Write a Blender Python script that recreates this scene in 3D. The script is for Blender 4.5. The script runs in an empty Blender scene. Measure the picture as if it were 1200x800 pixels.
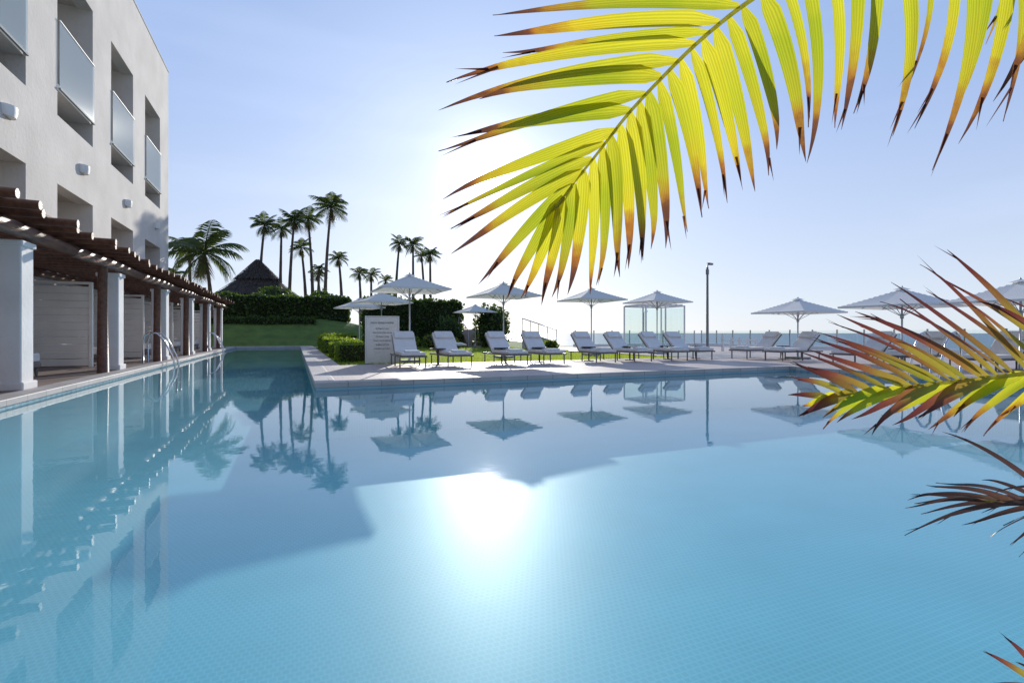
import bpy, math, random
from mathutils import Vector, Matrix, noise
from mathutils.geometry import tessellate_polygon
random.seed(7)
SC=bpy.context.scene
TH=math.radians(23.0); S,C=math.sin(TH),math.cos(TH)
HC=1.02
def scr(px,py,d):
    a=(px-600)/600; b=(390-py)/600
    return Vector((d*(a*C+S), d*(-a*S+C), HC+b*d))
def gp(px,d,z=0.12):
    p=scr(px,390,d); return Vector((p.x,p.y,z))

# ------------------------------------------------------------ materials
def newmat(name):
    m=bpy.data.materials.new(name); m.use_nodes=True
    nt=m.node_tree; b=nt.nodes['Principled BSDF']; return m,nt,b
def N(nt,t,**kw):
    n=nt.nodes.new(t)
    for k,v in kw.items(): setattr(n,k,v)
    return n
def pmat(name,c1,c2=None,scale=3.0,rough=0.6,bump=0.0,bscale=None,metal=0.0,detail=6,stretch=None,spec=0.5):
    m,nt,b=newmat(name)
    b.inputs['Roughness'].default_value=rough; b.inputs['Metallic'].default_value=metal
    b.inputs['Specular IOR Level'].default_value=spec
    tc=N(nt,'ShaderNodeTexCoord'); src=tc.outputs['Object']
    if stretch:
        mp=N(nt,'ShaderNodeMapping'); mp.inputs['Scale'].default_value=stretch
        nt.links.new(src,mp.inputs[0]); src=mp.outputs[0]
    n=N(nt,'ShaderNodeTexNoise'); n.inputs['Scale'].default_value=scale; n.inputs['Detail'].default_value=detail
    nt.links.new(src,n.inputs['Vector'])
    r=N(nt,'ShaderNodeValToRGB'); r.color_ramp.elements[0].position=.3; r.color_ramp.elements[1].position=.7
    c2=c2 or tuple(x*.85 for x in c1)
    r.color_ramp.elements[0].color=(*c2,1); r.color_ramp.elements[1].color=(*c1,1)
    nt.links.new(n.outputs['Fac'],r.inputs[0]); nt.links.new(r.outputs[0],b.inputs['Base Color'])
    if bump:
        n2=N(nt,'ShaderNodeTexNoise'); n2.inputs['Scale'].default_value=bscale or scale*6; n2.inputs['Detail'].default_value=5
        nt.links.new(src,n2.inputs['Vector'])
        bp=N(nt,'ShaderNodeBump'); bp.inputs['Strength'].default_value=bump; bp.inputs['Distance'].default_value=.02
        nt.links.new(n2.outputs['Fac'],bp.inputs['Height']); nt.links.new(bp.outputs[0],b.inputs['Normal'])
    return m
def leafmat(name,c1,c2,trans,tfac=.45,scale=2.0):
    m,nt,b=newmat(name); b.inputs['Roughness'].default_value=.5
    b.inputs['Specular IOR Level'].default_value=.3
    g=N(nt,'ShaderNodeNewGeometry')
    r=N(nt,'ShaderNodeValToRGB'); r.color_ramp.elements[0].color=(*c1,1); r.color_ramp.elements[1].color=(*c2,1)
    nt.links.new(g.outputs['Random Per Island'],r.inputs[0]); nt.links.new(r.outputs[0],b.inputs['Base Color'])
    t=N(nt,'ShaderNodeBsdfTranslucent'); t.inputs[0].default_value=(*trans,1)
    mx=N(nt,'ShaderNodeMixShader'); mx.inputs[0].default_value=tfac
    nt.links.new(b.outputs[0],mx.inputs[1]); nt.links.new(t.outputs[0],mx.inputs[2])
    nt.links.new(mx.outputs[0],nt.nodes['Material Output'].inputs[0]); return m
def glassmat(name,tint,base=.05,rough=.02,frost=0,frostcol=(.8,.85,.9)):
    m,nt,b=newmat(name)
    tr=N(nt,'ShaderNodeBsdfTransparent'); tr.inputs[0].default_value=(*tint,1)
    gl=N(nt,'ShaderNodeBsdfGlossy'); gl.inputs['Roughness'].default_value=rough
    lw=N(nt,'ShaderNodeLayerWeight'); lw.inputs[0].default_value=.5
    pw=N(nt,'ShaderNodeMath',operation='POWER'); pw.inputs[1].default_value=4; nt.links.new(lw.outputs['Facing'],pw.inputs[0])
    ad=N(nt,'ShaderNodeMath',operation='MULTIPLY_ADD'); ad.inputs[1].default_value=.7; ad.inputs[2].default_value=base; ad.use_clamp=True
    nt.links.new(pw.outputs[0],ad.inputs[0])
    mx=N(nt,'ShaderNodeMixShader'); nt.links.new(ad.outputs[0],mx.inputs[0])
    nt.links.new(tr.outputs[0],mx.inputs[1]); nt.links.new(gl.outputs[0],mx.inputs[2])
    out=mx
    if frost:
        d=N(nt,'ShaderNodeBsdfDiffuse'); d.inputs[0].default_value=(*frostcol,1)
        t2=N(nt,'ShaderNodeBsdfTranslucent'); t2.inputs[0].default_value=(*frostcol,1)
        m2=N(nt,'ShaderNodeMixShader'); m2.inputs[0].default_value=.5
        nt.links.new(d.outputs[0],m2.inputs[1]); nt.links.new(t2.outputs[0],m2.inputs[2])
        m3=N(nt,'ShaderNodeMixShader'); m3.inputs[0].default_value=frost
        nt.links.new(mx.outputs[0],m3.inputs[1]); nt.links.new(m2.outputs[0],m3.inputs[2]); out=m3
    nt.links.new(out.outputs[0],nt.nodes['Material Output'].inputs[0]); return m

M={}
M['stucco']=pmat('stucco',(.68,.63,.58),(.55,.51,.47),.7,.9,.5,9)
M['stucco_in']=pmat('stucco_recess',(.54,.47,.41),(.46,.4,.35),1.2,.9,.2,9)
M['dark']=pmat('dark_door_glass',(.04,.05,.06),(.03,.035,.04),1,.15)
M['winframe']=pmat('window_frame',(.06,.055,.05),None,3,.5)
M['white']=pmat('white_paint',(.8,.78,.76),(.7,.68,.66),2,.6,.1)
M['curtain']=pmat('white_column_plaster',(.78,.75,.72),(.66,.63,.6),1.5,.85,.3,12)
M['log']=pmat('log_wood',(.2,.085,.05),(.09,.04,.025),4,.5,.4,20,stretch=(3,.6,3))
M['plank']=pmat('weathered_plank',(.36,.27,.2),(.22,.16,.12),3,.8,.3,20)
M['thatch']=pmat('thatch',(.075,.055,.045),(.03,.022,.018),6,1,.6,30)
M['steel']=pmat('stainless_steel',(.6,.6,.62),(.5,.5,.52),3,.18,metal=1)
M['pole']=pmat('aluminium_pole',(.5,.5,.52),(.42,.42,.44),3,.35,metal=.6)
M['base']=pmat('concrete_base',(.3,.3,.3),None,8,.8,.3)
M['cushion']=pmat('cushion_fabric',(.74,.71,.69),(.64,.62,.61),6,.9,.2,60)
M['frame']=pmat('lounger_frame',(.16,.15,.15),(.12,.11,.11),5,.45)
M['table']=pmat('dark_table',(.07,.06,.055),None,5,.5)
M['lampgrey']=pmat('lamp_metal',(.2,.2,.21),None,5,.4,metal=.5)
M['sand']=pmat('sign_stone',(.8,.77,.73),(.72,.69,.65),6,.8,.3,30)
M['ink']=pmat('sign_ink',(.1,.09,.09),None,5,.6)
M['glass']=glassmat('clear_glass',(.88,.95,.94))
M['gglass']=glassmat('balcony_glass',(.75,.86,.9),.08,.05,.4,(.62,.74,.8))
M['towel']=pmat('towel',(.8,.8,.78),None,10,.95,.3,80)
M['trunk']=pmat('palm_trunk',(.14,.1,.075),(.06,.045,.035),6,.95,.6,14,stretch=(1,1,6))
M['palm']=leafmat('palm_leaf',(.035,.06,.015),(.08,.11,.025),(.14,.18,.03),.3)
M['palmdead']=leafmat('palm_dead_leaf',(.1,.07,.035),(.16,.11,.05),(.2,.13,.05),.25)
M['hedge']=leafmat('hedge_leaf',(.025,.05,.012),(.07,.11,.025),(.12,.2,.02),.35)
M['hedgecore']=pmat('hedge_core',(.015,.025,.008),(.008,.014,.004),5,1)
M['shrub']=leafmat('shrub_leaf',(.05,.09,.015),(.1,.16,.03),(.3,.42,.03),.5)
M['bloom']=leafmat('flower_petal',(.5,.12,.05),(.6,.3,.1),(.6,.25,.08),.5)
M['blade']=leafmat('grass_blade',(.06,.11,.015),(.11,.17,.03),(.45,.56,.04),.6)
M['grass']=pmat('lawn',(.12,.18,.03),(.065,.115,.018),1.5,.95,.6,60)
M['red']=pmat('planter_clay',(.3,.16,.1),None,4,.8,.3)

def deckmat(name,c1,c2,size,rot=0,mort=(.2,.17,.15),bw=.5,rowh=.25,rough=.6,nlo=.72,nhi=1.2,ms=.008,ns=1.3):
    m,nt,b=newmat(name); b.inputs['Roughness'].default_value=rough
    tc=N(nt,'ShaderNodeTexCoord'); mp=N(nt,'ShaderNodeMapping'); mp.inputs['Rotation'].default_value=(0,0,rot)
    br=N(nt,'ShaderNodeTexBrick'); br.inputs['Scale'].default_value=size
    br.inputs['Color1'].default_value=(*c1,1); br.inputs['Color2'].default_value=(*c2,1); br.inputs['Mortar'].default_value=(*mort,1)
    br.inputs['Mortar Size'].default_value=ms; br.inputs['Brick Width'].default_value=bw; br.inputs['Row Height'].default_value=rowh
    n=N(nt,'ShaderNodeTexNoise'); n.inputs['Scale'].default_value=ns; n.inputs['Detail'].default_value=8
    mr=N(nt,'ShaderNodeMapRange'); mr.inputs[3].default_value=nlo; mr.inputs[4].default_value=nhi
    mx=N(nt,'ShaderNodeMix',data_type='RGBA',blend_type='MULTIPLY'); mx.inputs[0].default_value=1
    L=nt.links.new
    L(tc.outputs['Object'],mp.inputs[0]); L(mp.outputs[0],br.inputs['Vector']); L(tc.outputs['Object'],n.inputs['Vector'])
    L(n.outputs['Fac'],mr.inputs[0]); L(br.outputs['Color'],mx.inputs[6]); L(mr.outputs[0],mx.inputs[7]); L(mx.outputs[2],b.inputs['Base Color'])
    bp=N(nt,'ShaderNodeBump'); bp.inputs['Strength'].default_value=.25; bp.inputs['Distance'].default_value=.01
    L(n.outputs['Fac'],bp.inputs['Height']); L(bp.outputs[0],b.inputs['Normal'])
    return m
M['deck']=deckmat('stone_paving',(.47,.385,.35),(.42,.345,.315),1.0,0,(.24,.2,.18),.6,.6,.6,.66,1.25)
M['wood']=deckmat('timber_decking',(.24,.17,.14),(.18,.13,.11),1.0,0,(.04,.03,.025),2.4,.14)
M['coping']=deckmat('stone_coping',(.43,.39,.37),(.38,.35,.33),1.0,0,(.2,.18,.17),.6,.6)
M['pool']=deckmat('pool_mosaic',(.165,.515,.60),(.175,.54,.625),1.0,0,(.21,.6,.68),.045,.045,.5,.8,1.14,.006,.9)
M['pooltile']=deckmat('waterline_tile',(.15,.34,.42),(.18,.4,.47),1.0,0,(.3,.45,.5),.1,.1,.3)

def watermat():
    m,nt,b=newmat('pool_water'); L=nt.links.new
    tc=N(nt,'ShaderNodeTexCoord')
    n1=N(nt,'ShaderNodeTexNoise'); n1.inputs['Scale'].default_value=.9; n1.inputs['Detail'].default_value=1.0
    n2=N(nt,'ShaderNodeTexNoise'); n2.inputs['Scale'].default_value=9; n2.inputs['Detail'].default_value=2
    L(tc.outputs['Object'],n1.inputs['Vector']); L(tc.outputs['Object'],n2.inputs['Vector'])
    b1=N(nt,'ShaderNodeBump'); b1.inputs['Strength'].default_value=1; b1.inputs['Distance'].default_value=.0016
    b2=N(nt,'ShaderNodeBump'); b2.inputs['Strength'].default_value=1; b2.inputs['Distance'].default_value=.0003
    L(n1.outputs['Fac'],b1.inputs['Height']); L(n2.outputs['Fac'],b2.inputs['Height']); L(b1.outputs[0],b2.inputs['Normal'])
    tr=N(nt,'ShaderNodeBsdfTransparent'); tr.inputs[0].default_value=(.9,.98,1,1)
    # light scattered back by the water body
    df=N(nt,'ShaderNodeBsdfDiffuse'); df.inputs[0].default_value=(.4,.7,.78,1)
    tl=N(nt,'ShaderNodeBsdfTranslucent'); tl.inputs[0].default_value=(.4,.7,.78,1)
    ms=N(nt,'ShaderNodeMixShader'); ms.inputs[0].default_value=.4; L(df.outputs[0],ms.inputs[1]); L(tl.outputs[0],ms.inputs[2])
    mb=N(nt,'ShaderNodeMixShader'); mb.inputs[0].default_value=.19; L(tr.outputs[0],mb.inputs[1]); L(ms.outputs[0],mb.inputs[2])
    gl=N(nt,'ShaderNodeBsdfGlossy'); gl.inputs['Roughness'].default_value=.015; L(b2.outputs[0],gl.inputs['Normal'])
    lw=N(nt,'ShaderNodeLayerWeight'); lw.inputs[0].default_value=.5; L(b2.outputs[0],lw.inputs['Normal'])
    pw=N(nt,'ShaderNodeMath',operation='POWER'); pw.inputs[1].default_value=5; L(lw.outputs['Facing'],pw.inputs[0])
    ma=N(nt,'ShaderNodeMath',operation='MULTIPLY_ADD'); ma.inputs[1].default_value=.98; ma.inputs[2].default_value=.02; ma.use_clamp=True; L(pw.outputs[0],ma.inputs[0])
    mx=N(nt,'ShaderNodeMixShader'); L(ma.outputs[0],mx.inputs[0]); L(mb.outputs[0],mx.inputs[1]); L(gl.outputs[0],mx.inputs[2])
    L(mx.outputs[0],nt.nodes['Material Output'].inputs[0]); return m
M['water']=watermat()
m,nt,b=newmat('sea_water'); b.inputs['Base Color'].default_value=(.05,.13,.19,1); b.inputs['Roughness'].default_value=.35
tc=N(nt,'ShaderNodeTexCoord'); n=N(nt,'ShaderNodeTexNoise'); n.inputs['Scale'].default_value=.25; n.inputs['Detail'].default_value=6
bp=N(nt,'ShaderNodeBump'); bp.inputs['Distance'].default_value=.6; bp.inputs['Strength'].default_value=.7
nt.links.new(tc.outputs['Object'],n.inputs['Vector']); nt.links.new(n.outputs['Fac'],bp.inputs['Height']); nt.links.new(bp.outputs[0],b.inputs['Normal'])
M['sea']=m
m,nt,b=newmat('canopy_fabric'); b.inputs['Base Color'].default_value=(.76,.75,.73,1); b.inputs['Roughness'].default_value=.9
t=N(nt,'ShaderNodeBsdfTranslucent'); t.inputs[0].default_value=(.7,.69,.66,1); mx=N(nt,'ShaderNodeMixShader'); mx.inputs[0].default_value=.25
nt.links.new(b.outputs[0],mx.inputs[1]); nt.links.new(t.outputs[0],mx.inputs[2]); nt.links.new(mx.outputs[0],nt.nodes['Material Output'].inputs[0])
M['canopy']=m
def frondmat(name,stopsA,stopsB,tf=.74,sub=.235):
    m,nt,b=newmat(name); L=nt.links.new
    at=N(nt,'ShaderNodeAttribute',attribute_name='leafdat'); sp=N(nt,'ShaderNodeSeparateColor'); L(at.outputs['Color'],sp.inputs[0])
    tc=N(nt,'ShaderNodeTexCoord'); n=N(nt,'ShaderNodeTexNoise'); n.inputs['Scale'].default_value=14; n.inputs['Detail'].default_value=6
    L(tc.outputs['Object'],n.inputs['Vector'])
    a1=N(nt,'ShaderNodeMath',operation='MULTIPLY_ADD'); a1.inputs[1].default_value=.2; L(sp.outputs[1],a1.inputs[0]); L(sp.outputs[0],a1.inputs[2])
    a2=N(nt,'ShaderNodeMath',operation='MULTIPLY_ADD'); a2.inputs[1].default_value=.34; L(n.outputs['Fac'],a2.inputs[0]); L(a1.outputs[0],a2.inputs[2])
    a3=N(nt,'ShaderNodeMath',operation='SUBTRACT'); a3.inputs[1].default_value=sub; L(a2.outputs[0],a3.inputs[0])
    rr=[]
    for stops in (stopsA,stopsB):
        r=N(nt,'ShaderNodeValToRGB'); els=r.color_ramp.elements
        while len(els)<len(stops): els.new(.5)
        for e,(p,c) in zip(els,stops): e.position=p; e.color=(*c,1)
        L(a3.outputs[0],r.inputs[0]); rr.append(r)
    f1=N(nt,'ShaderNodeMath',operation='MULTIPLY'); f1.inputs[1].default_value=7.31; L(sp.outputs[1],f1.inputs[0])
    f2=N(nt,'ShaderNodeMath',operation='FRACT'); L(f1.outputs[0],f2.inputs[0])
    mm=N(nt,'ShaderNodeMix',data_type='RGBA'); L(f2.outputs[0],mm.inputs[0]); L(rr[0].outputs[0],mm.inputs[6]); L(rr[1].outputs[0],mm.inputs[7])
    vn=N(nt,'ShaderNodeMath',operation='SINE'); vm=N(nt,'ShaderNodeMath',operation='MULTIPLY'); vm.inputs[1].default_value=38; L(sp.outputs[2],vm.inputs[0]); L(vm.outputs[0],vn.inputs[0])
    mr=N(nt,'ShaderNodeMapRange'); mr.inputs[1].default_value=-1; mr.inputs[3].default_value=.76; mr.inputs[4].default_value=1.05; L(vn.outputs[0],mr.inputs[0])
    mx0=N(nt,'ShaderNodeMix',data_type='RGBA',blend_type='MULTIPLY'); mx0.inputs[0].default_value=1; L(mm.outputs[2],mx0.inputs[6]); L(mr.outputs[0],mx0.inputs[7])
    t=N(nt,'ShaderNodeBsdfTranslucent'); L(mx0.outputs[2],t.inputs[0])
    dk=N(nt,'ShaderNodeMix',data_type='RGBA',blend_type='MULTIPLY'); dk.inputs[0].default_value=1; dk.inputs[7].default_value=(.4,.42,.4,1); L(mx0.outputs[2],dk.inputs[6]); L(dk.outputs[2],b.inputs['Base Color'])
    b.inputs['Roughness'].default_value=.4; b.inputs['Specular IOR Level'].default_value=.3
    mx=N(nt,'ShaderNodeMixShader'); mx.inputs[0].default_value=tf; L(b.outputs[0],mx.inputs[1]); L(t.outputs[0],mx.inputs[2])
    L(mx.outputs[0],nt.nodes['Material Output'].inputs[0]); return m
M['frond']=frondmat('frond_green',[(0,(.6,.55,.03)),(.4,(.34,.41,.02)),(.7,(.4,.4,.025)),(.84,(.42,.22,.03)),(.9,(.2,.08,.03)),(1,(.1,.045,.035))],
   [(0,(.7,.62,.04)),(.45,(.6,.57,.03)),(.72,(.66,.52,.03)),(.84,(.42,.16,.03)),(.91,(.2,.07,.03)),(1,(.1,.045,.035))])
M['frond2']=frondmat('frond_turning',[(0,(.5,.45,.04)),(.35,(.45,.36,.05)),(.55,(.36,.13,.05)),(.75,(.22,.05,.04)),(1,(.08,.03,.03))],
   [(0,(.45,.35,.05)),(.25,(.35,.14,.05)),(.5,(.25,.07,.05)),(.75,(.16,.04,.04)),(1,(.06,.03,.03))],.5,.26)
M['frond3']=frondmat('frond_dry',[(0,(.3,.18,.1)),(.3,(.18,.08,.06)),(.6,(.11,.055,.05)),(1,(.05,.03,.025))],[(0,(.3,.18,.1)),(.3,(.14,.07,.06)),(.6,(.09,.05,.05)),(1,(.04,.025,.025))],.35)
m,nt,b=newmat('frond_rachis'); b.inputs['Base Color'].default_value=(.5,.48,.08,1); b.inputs['Roughness'].default_value=.45
t=N(nt,'ShaderNodeBsdfTranslucent'); t.inputs[0].default_value=(.75,.7,.08,1); mx=N(nt,'ShaderNodeMixShader'); mx.inputs[0].default_value=.6
nt.links.new(b.outputs[0],mx.inputs[1]); nt.links.new(t.outputs[0],mx.inputs[2]); nt.links.new(mx.outputs[0],nt.nodes['Material Output'].inputs[0])
M['rachis']=m

# ------------------------------------------------------------ mesh builder
class MB:
    def __init__(s): s.v=[];s.f=[];s.m=[];s.mats=[];s.sm=[];s.col=[]
    def mi(s,k):
        if k not in s.mats: s.mats.append(k)
        return s.mats.index(k)
    def face(s,pts,k,sm=False,col=None):
        i=len(s.v); s.v+= [tuple(p) for p in pts]; s.f.append(tuple(range(i,i+len(pts)))); s.m.append(s.mi(k)); s.sm.append(sm)
        s.col += col if col else [(0,0,0)]*len(pts)
    def box(s,x0,x1,y0,y1,z0,z1,k,mat=None):
        c=[Vector((x,y,z)) for z in (z0,z1) for y in (y0,y1) for x in (x0,x1)]
        if mat: c=[mat@p for p in c]
        i=len(s.v); s.v+=[tuple(p) for p in c]; s.col+=[(0,0,0)]*8
        for q in ((0,2,3,1),(4,5,7,6),(0,1,5,4),(2,6,7,3),(0,4,6,2),(1,3,7,5)):
            s.f.append(tuple(i+j for j in q)); s.m.append(s.mi(k)); s.sm.append(False)
    def grid(s,rows,k,sm=True,cols=None,closed=False):
        i=len(s.v); nr=len(rows); nc=len(rows[0])
        for a,r in enumerate(rows):
            for b_,p in enumerate(r):
                s.v.append(tuple(p)); s.col.append(cols[a][b_] if cols else (0,0,0))
        for a in range(nr-1):
            for b_ in range(nc if closed else nc-1):
                c=(b_+1)%nc
                s.f.append((i+a*nc+b_,i+a*nc+c,i+(a+1)*nc+c,i+(a+1)*nc+b_)); s.m.append(s.mi(k)); s.sm.append(sm)
    def tube(s,pts,rad,k,n=8,caps=True):
        pts=[Vector(p) for p in pts]
        if not isinstance(rad,(list,tuple)): rad=[rad]*len(pts)
        rows=[]; up=None
        for i,p in enumerate(pts):
            t=(pts[min(i+1,len(pts)-1)]-pts[max(i-1,0)]).normalized()
            if up is None: up=Vector((0,0,1)) if abs(t.z)<.9 else Vector((1,0,0))
            x=t.cross(up).normalized(); y=x.cross(t).normalized(); up=y
            rows.append([p+(x*math.cos(2*math.pi*j/n)+y*math.sin(2*math.pi*j/n))*rad[i] for j in range(n)])
        b0=len(s.v); s.grid(rows,k,True,closed=True)
        if caps:
            s.f.append(tuple(b0+j for j in range(n))); s.m.append(s.mi(k)); s.sm.append(False)
            e=b0+(len(pts)-1)*n; s.f.append(tuple(e+j for j in reversed(range(n)))); s.m.append(s.mi(k)); s.sm.append(False)
    def mesh(s,name,attr=False):
        me=bpy.data.meshes.new(name); me.from_pydata(s.v,[],s.f)
        for k in s.mats: me.materials.append(M[k])
        me.polygons.foreach_set('material_index',s.m); me.polygons.foreach_set('use_smooth',s.sm)
        if attr:
            a=me.color_attributes.new('leafdat','FLOAT_COLOR','POINT')
            fl=[]
            for c in s.col: fl+= [c[0],c[1],c[2],1]
            a.data.foreach_set('color',fl)
        me.update(); return me
    def build(s,name,parent=None,bevel=0,seg=2,loc=None,rot=0,attr=False):
        o=bpy.data.objects.new(name,s.mesh(name,attr)); SC.collection.objects.link(o)
        if parent: o.parent=parent
        if bevel:
            md=o.modifiers.new('bevel','BEVEL'); md.width=bevel; md.segments=seg; md.limit_method='ANGLE'; md.angle_limit=math.radians(40)
        if loc: o.location=loc
        o.rotation_euler[2]=rot
        return o
def empty(name,loc=(0,0,0)):
    e=bpy.data.objects.new(name,None); SC.collection.objects.link(e); e.location=loc; return e
def inst(name,src,loc,rot=0,sc=None):
    o=bpy.data.objects.new(name,src.data); SC.collection.objects.link(o); o.location=loc; o.rotation_euler[2]=rot
    if sc: o.scale=sc
    for md in src.modifiers:
        n_=o.modifiers.new(md.name,md.type)
        if md.type=='BEVEL': n_.width=md.width; n_.segments=md.segments; n_.limit_method='ANGLE'; n_.angle_limit=md.angle_limit
    return o

# ------------------------------------------------------------ ground / sea / pool
PL,PR,PN,PF,PA,PE=-3.6,12.3,.45,9.8,.36,38.0
poolpoly=[(PL,PN),(PR,PN),(PR,PF),(PA,PF),(PA,PE),(PL,PE)]
land=[(-400,-60),(27,-60),(27,29),(17,33),(21,44),(33,90),(45,120),(30,300),(-400,600)]
g=MB()
polys=[[Vector((x,y,0)) for x,y in land],[Vector((x,y,0)) for x,y in reversed(poolpoly)]]
flat=[p for pl in polys for p in pl]
for t in tessellate_polygon(polys):
    pts=[Vector((flat[i].x,flat[i].y,.07)) for i in t]
    if (pts[1]-pts[0]).cross(pts[2]-pts[0]).z<0: pts.reverse()
    g.face(pts,'grass')
for i in range(len(land)):
    a,b_=land[i],land[(i+1)%len(land)]
    g.face([(a[0],a[1],.07),(a[0],a[1],-9),(b_[0],b_[1],-9),(b_[0],b_[1],.07)],'stucco_in')
g.build('ground')
g=MB(); g.face([(-15000,-15000,-8),(15000,-15000,-8),(15000,15000,-8),(-15000,15000,-8)],'sea'); g.build('sea')

p=MB(); e=.006; zf=-.9
p.box(PL+e,PR-e,PN+e,PF-e,zf-.1,zf,'pool'); p.box(PL+e,PA-e,PF-e+.001,PE-e,zf-.1,zf,'pool')
ins=[(PL+e,PN+e),(PR-e,PN+e),(PR-e,PF-e),(PA-e,PF-e),(PA-e,PE-e),(PL+e,PE-e)]
for i in range(6):
    a,b_=ins[i],ins[(i+1)%6]
    p.face([(a[0],a[1],zf),(b_[0],b_[1],zf),(b_[0],b_[1],-.12),(a[0],a[1],-.12)],'pool')
    p.face([(a[0],a[1],-.12),(b_[0],b_[1],-.12),(b_[0],b_[1],.05),(a[0],a[1],.05)],'pooltile')
p.build('swimming_pool')
w=MB(); w.face([(PL+e,PN+e,0),(PR-e,PN+e,0),(PR-e,PF-e,0),(PA-e,PF-e,0),(PL+e,PF-e,0)],'water')
w.face([(PL+e,PF-e,0),(PA-e,PF-e,0),(PA-e,PE-e,0),(PL+e,PE-e,0)],'water'); w.build('pool_water')

d=MB()
LE=15.0; LX=13.2
d.box(PA,26.5,PF,LE,-.2,.12,'deck'); d.box(PA,1.15,LE,PE,-.2,.12,'deck')
d.box(PR,26.5,-6,PF-.001,-.2,.12,'deck'); d.box(PL,PR,-6,PN,-.2,.12,'deck')
d.box(LX,26.5,LE+.001,29,-.2,.12,'deck'); d.box(PL,1.15,PE,39,-.2,.12,'deck')
d.build('pool_deck')
d=MB(); d.box(-6.7,PL,-6,39,-.2,.12,'wood'); d.build('timber_deck')
c=MB(); o_=.03; W=.34; z0,z1=.03,.128
c.box(PA-o_,PR-o_,PF-o_,PF+W,z0,z1,'coping'); c.box(PA-o_,PA+W,PF+W,PE,z0,z1,'coping')
c.box(PR-o_,PR+W,PN,PF+W,z0,z1,'coping'); c.box(PL-W,PL+o_,PN,PE,z0,z1,'coping'); c.box(PL-W,PR+W,PN-W,PN+o_,z0,z1-.002,'coping')
c.box(PL-W,PA+W,PE-o_,PE+W,z0,z1+.002,'coping')
c.build('pool_coping',bevel=.012)

# ------------------------------------------------------------ hotel building
FV=-6.7; FT=.45; BD=1.9; H=16.0; BU0=-8; BU1=34.9
ops=[(u,u+3.0) for u in (-5.1,-.1,4.9,9.9,14.9,19.9,24.9,29.9)]
B=empty('hotel_building')
w=MB()
def seg(u0,u1,z0,z1,k='stucco'): w.box(FV-FT,FV,u0,u1,z0,z1,k)
rows=[(3.2,5.6),(7.7,12.6)]
seg(BU0,BU1,-.1,3.2); seg(BU0,BU1,5.6,7.7); seg(BU0,BU1,12.6,H)
prev=BU0
for (a,b_) in ops+[(BU1,None)]:
    for z0,z1 in rows: seg(prev,a,z0,z1)
    prev=b_
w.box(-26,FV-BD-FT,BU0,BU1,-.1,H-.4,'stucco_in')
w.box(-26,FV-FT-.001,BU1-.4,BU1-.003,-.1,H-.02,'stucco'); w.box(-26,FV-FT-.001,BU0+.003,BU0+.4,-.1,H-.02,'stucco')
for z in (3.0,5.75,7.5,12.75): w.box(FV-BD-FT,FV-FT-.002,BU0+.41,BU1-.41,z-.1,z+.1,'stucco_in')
for (a,b_) in ops:
    for z0,z1 in rows:
        w.box(FV-BD-FT,FV-FT-.002,a-.25,a-.01,z0-.1,z1+.05,'stucco'); w.box(FV-BD-FT,FV-FT-.002,b_+.01,b_+.25,z0-.1,z1+.05,'stucco')
w.build('walls',B)
w=MB()
for (a,b_) in ops:
    for z0,z1 in ((3.2,5.5),(8.75,11.4)):
        x=FV-BD-FT+.03
        w.box(x,x+.04,a+.3,b_-.3,z0,z1,'dark')
        for u in (a+.3,(a+b_)/2,b_-.36): w.box(x+.04,x+.1,u,u+.06,z0,z1,'winframe')
        w.box(x+.041,x+.099,a+.3,b_-.3,z1,z1+.07,'winframe')
w.build('doors',B)
w=MB(); r=MB()
for (a,b_) in ops:
    w.box(FV-BD,FV-.03,a+.003,b_-.003,8.5,8.7,'stucco')
    w.face([(FV+.05,a+.02,8.55),(FV+.05,b_-.02,8.55),(FV+.05,b_-.02,10.6),(FV+.05,a+.02,10.6)],'gglass')
    r.box(FV+.03,FV+.07,a+.02,b_-.02,10.6,10.63,'white')
    r.box(FV+.02,FV+.08,a+.02,b_-.02,8.5,8.55,'base')
w.build('balcony_glass_and_slab',B); r.build('balcony_trim',B)
s=MB()
for (a,b_) in ops:
    u=a+2.0; n=14
    rows_=[]
    for zz,rr in ((6.47,.17),(6.6,.2),(6.74,.2)):
        rows_.append([Vector((FV+.002+rr*math.sin(math.pi*j/n),u-rr*1.3*math.cos(math.pi*j/n),zz)) for j in range(n+1)])
    s.grid(rows_,'white'); s.face(rows_[0],'white'); s.face(rows_[-1][::-1],'white')
s.build('wall_lamps',B)
w=MB(); w.box(FV-FT-.1,FV+.03,BU0-.05,BU1+.03,H,H+.08,'stucco'); w.build('parapet_cap',B,bevel=.02)

# ------------------------------------------------------------ pergola with cabanas
P=empty('wooden_pergola'); lg=MB()
pus=[4.7,9.5,14.3,19.3,24.0,28.7,33.4]
random.seed(3)
for u in pus: lg.tube([(-4,u,.1),(-4.01,u+.02,1.3),(-4,u,2.6)],[.115,.1,.095],'log',12)
for v,z in ((-4.0,2.62),(-6.3,2.62)):
    u=-2.
    while u<35: 
        lg.tube([(v,u,z),(v+.02,u+2.4,z+.015),(v,u+4.85,z)],[.11,.12,.1],'log',12); u+=4.85
u=-1.5
while u<35.2:
    j=random.uniform(-.06,.06); L_=-3.35+random.uniform(-.15,.12)
    lg.tube([(-6.65,u,2.8),(-5,u+j*.4,2.815),(L_,u+j,2.8)],[.075,.08,.065],'log',10); u+=.62+random.uniform(-.04,.04)
lg.build('log_frame',P)
pk=MB(); v=-6.6
while v<-3.75: 
    pk.box(v,v+.13,-2,35,2.885+random.uniform(0,.006),2.92,'plank'); v+=.2
pk.build('roof_slats',P)
cb=MB()
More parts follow.
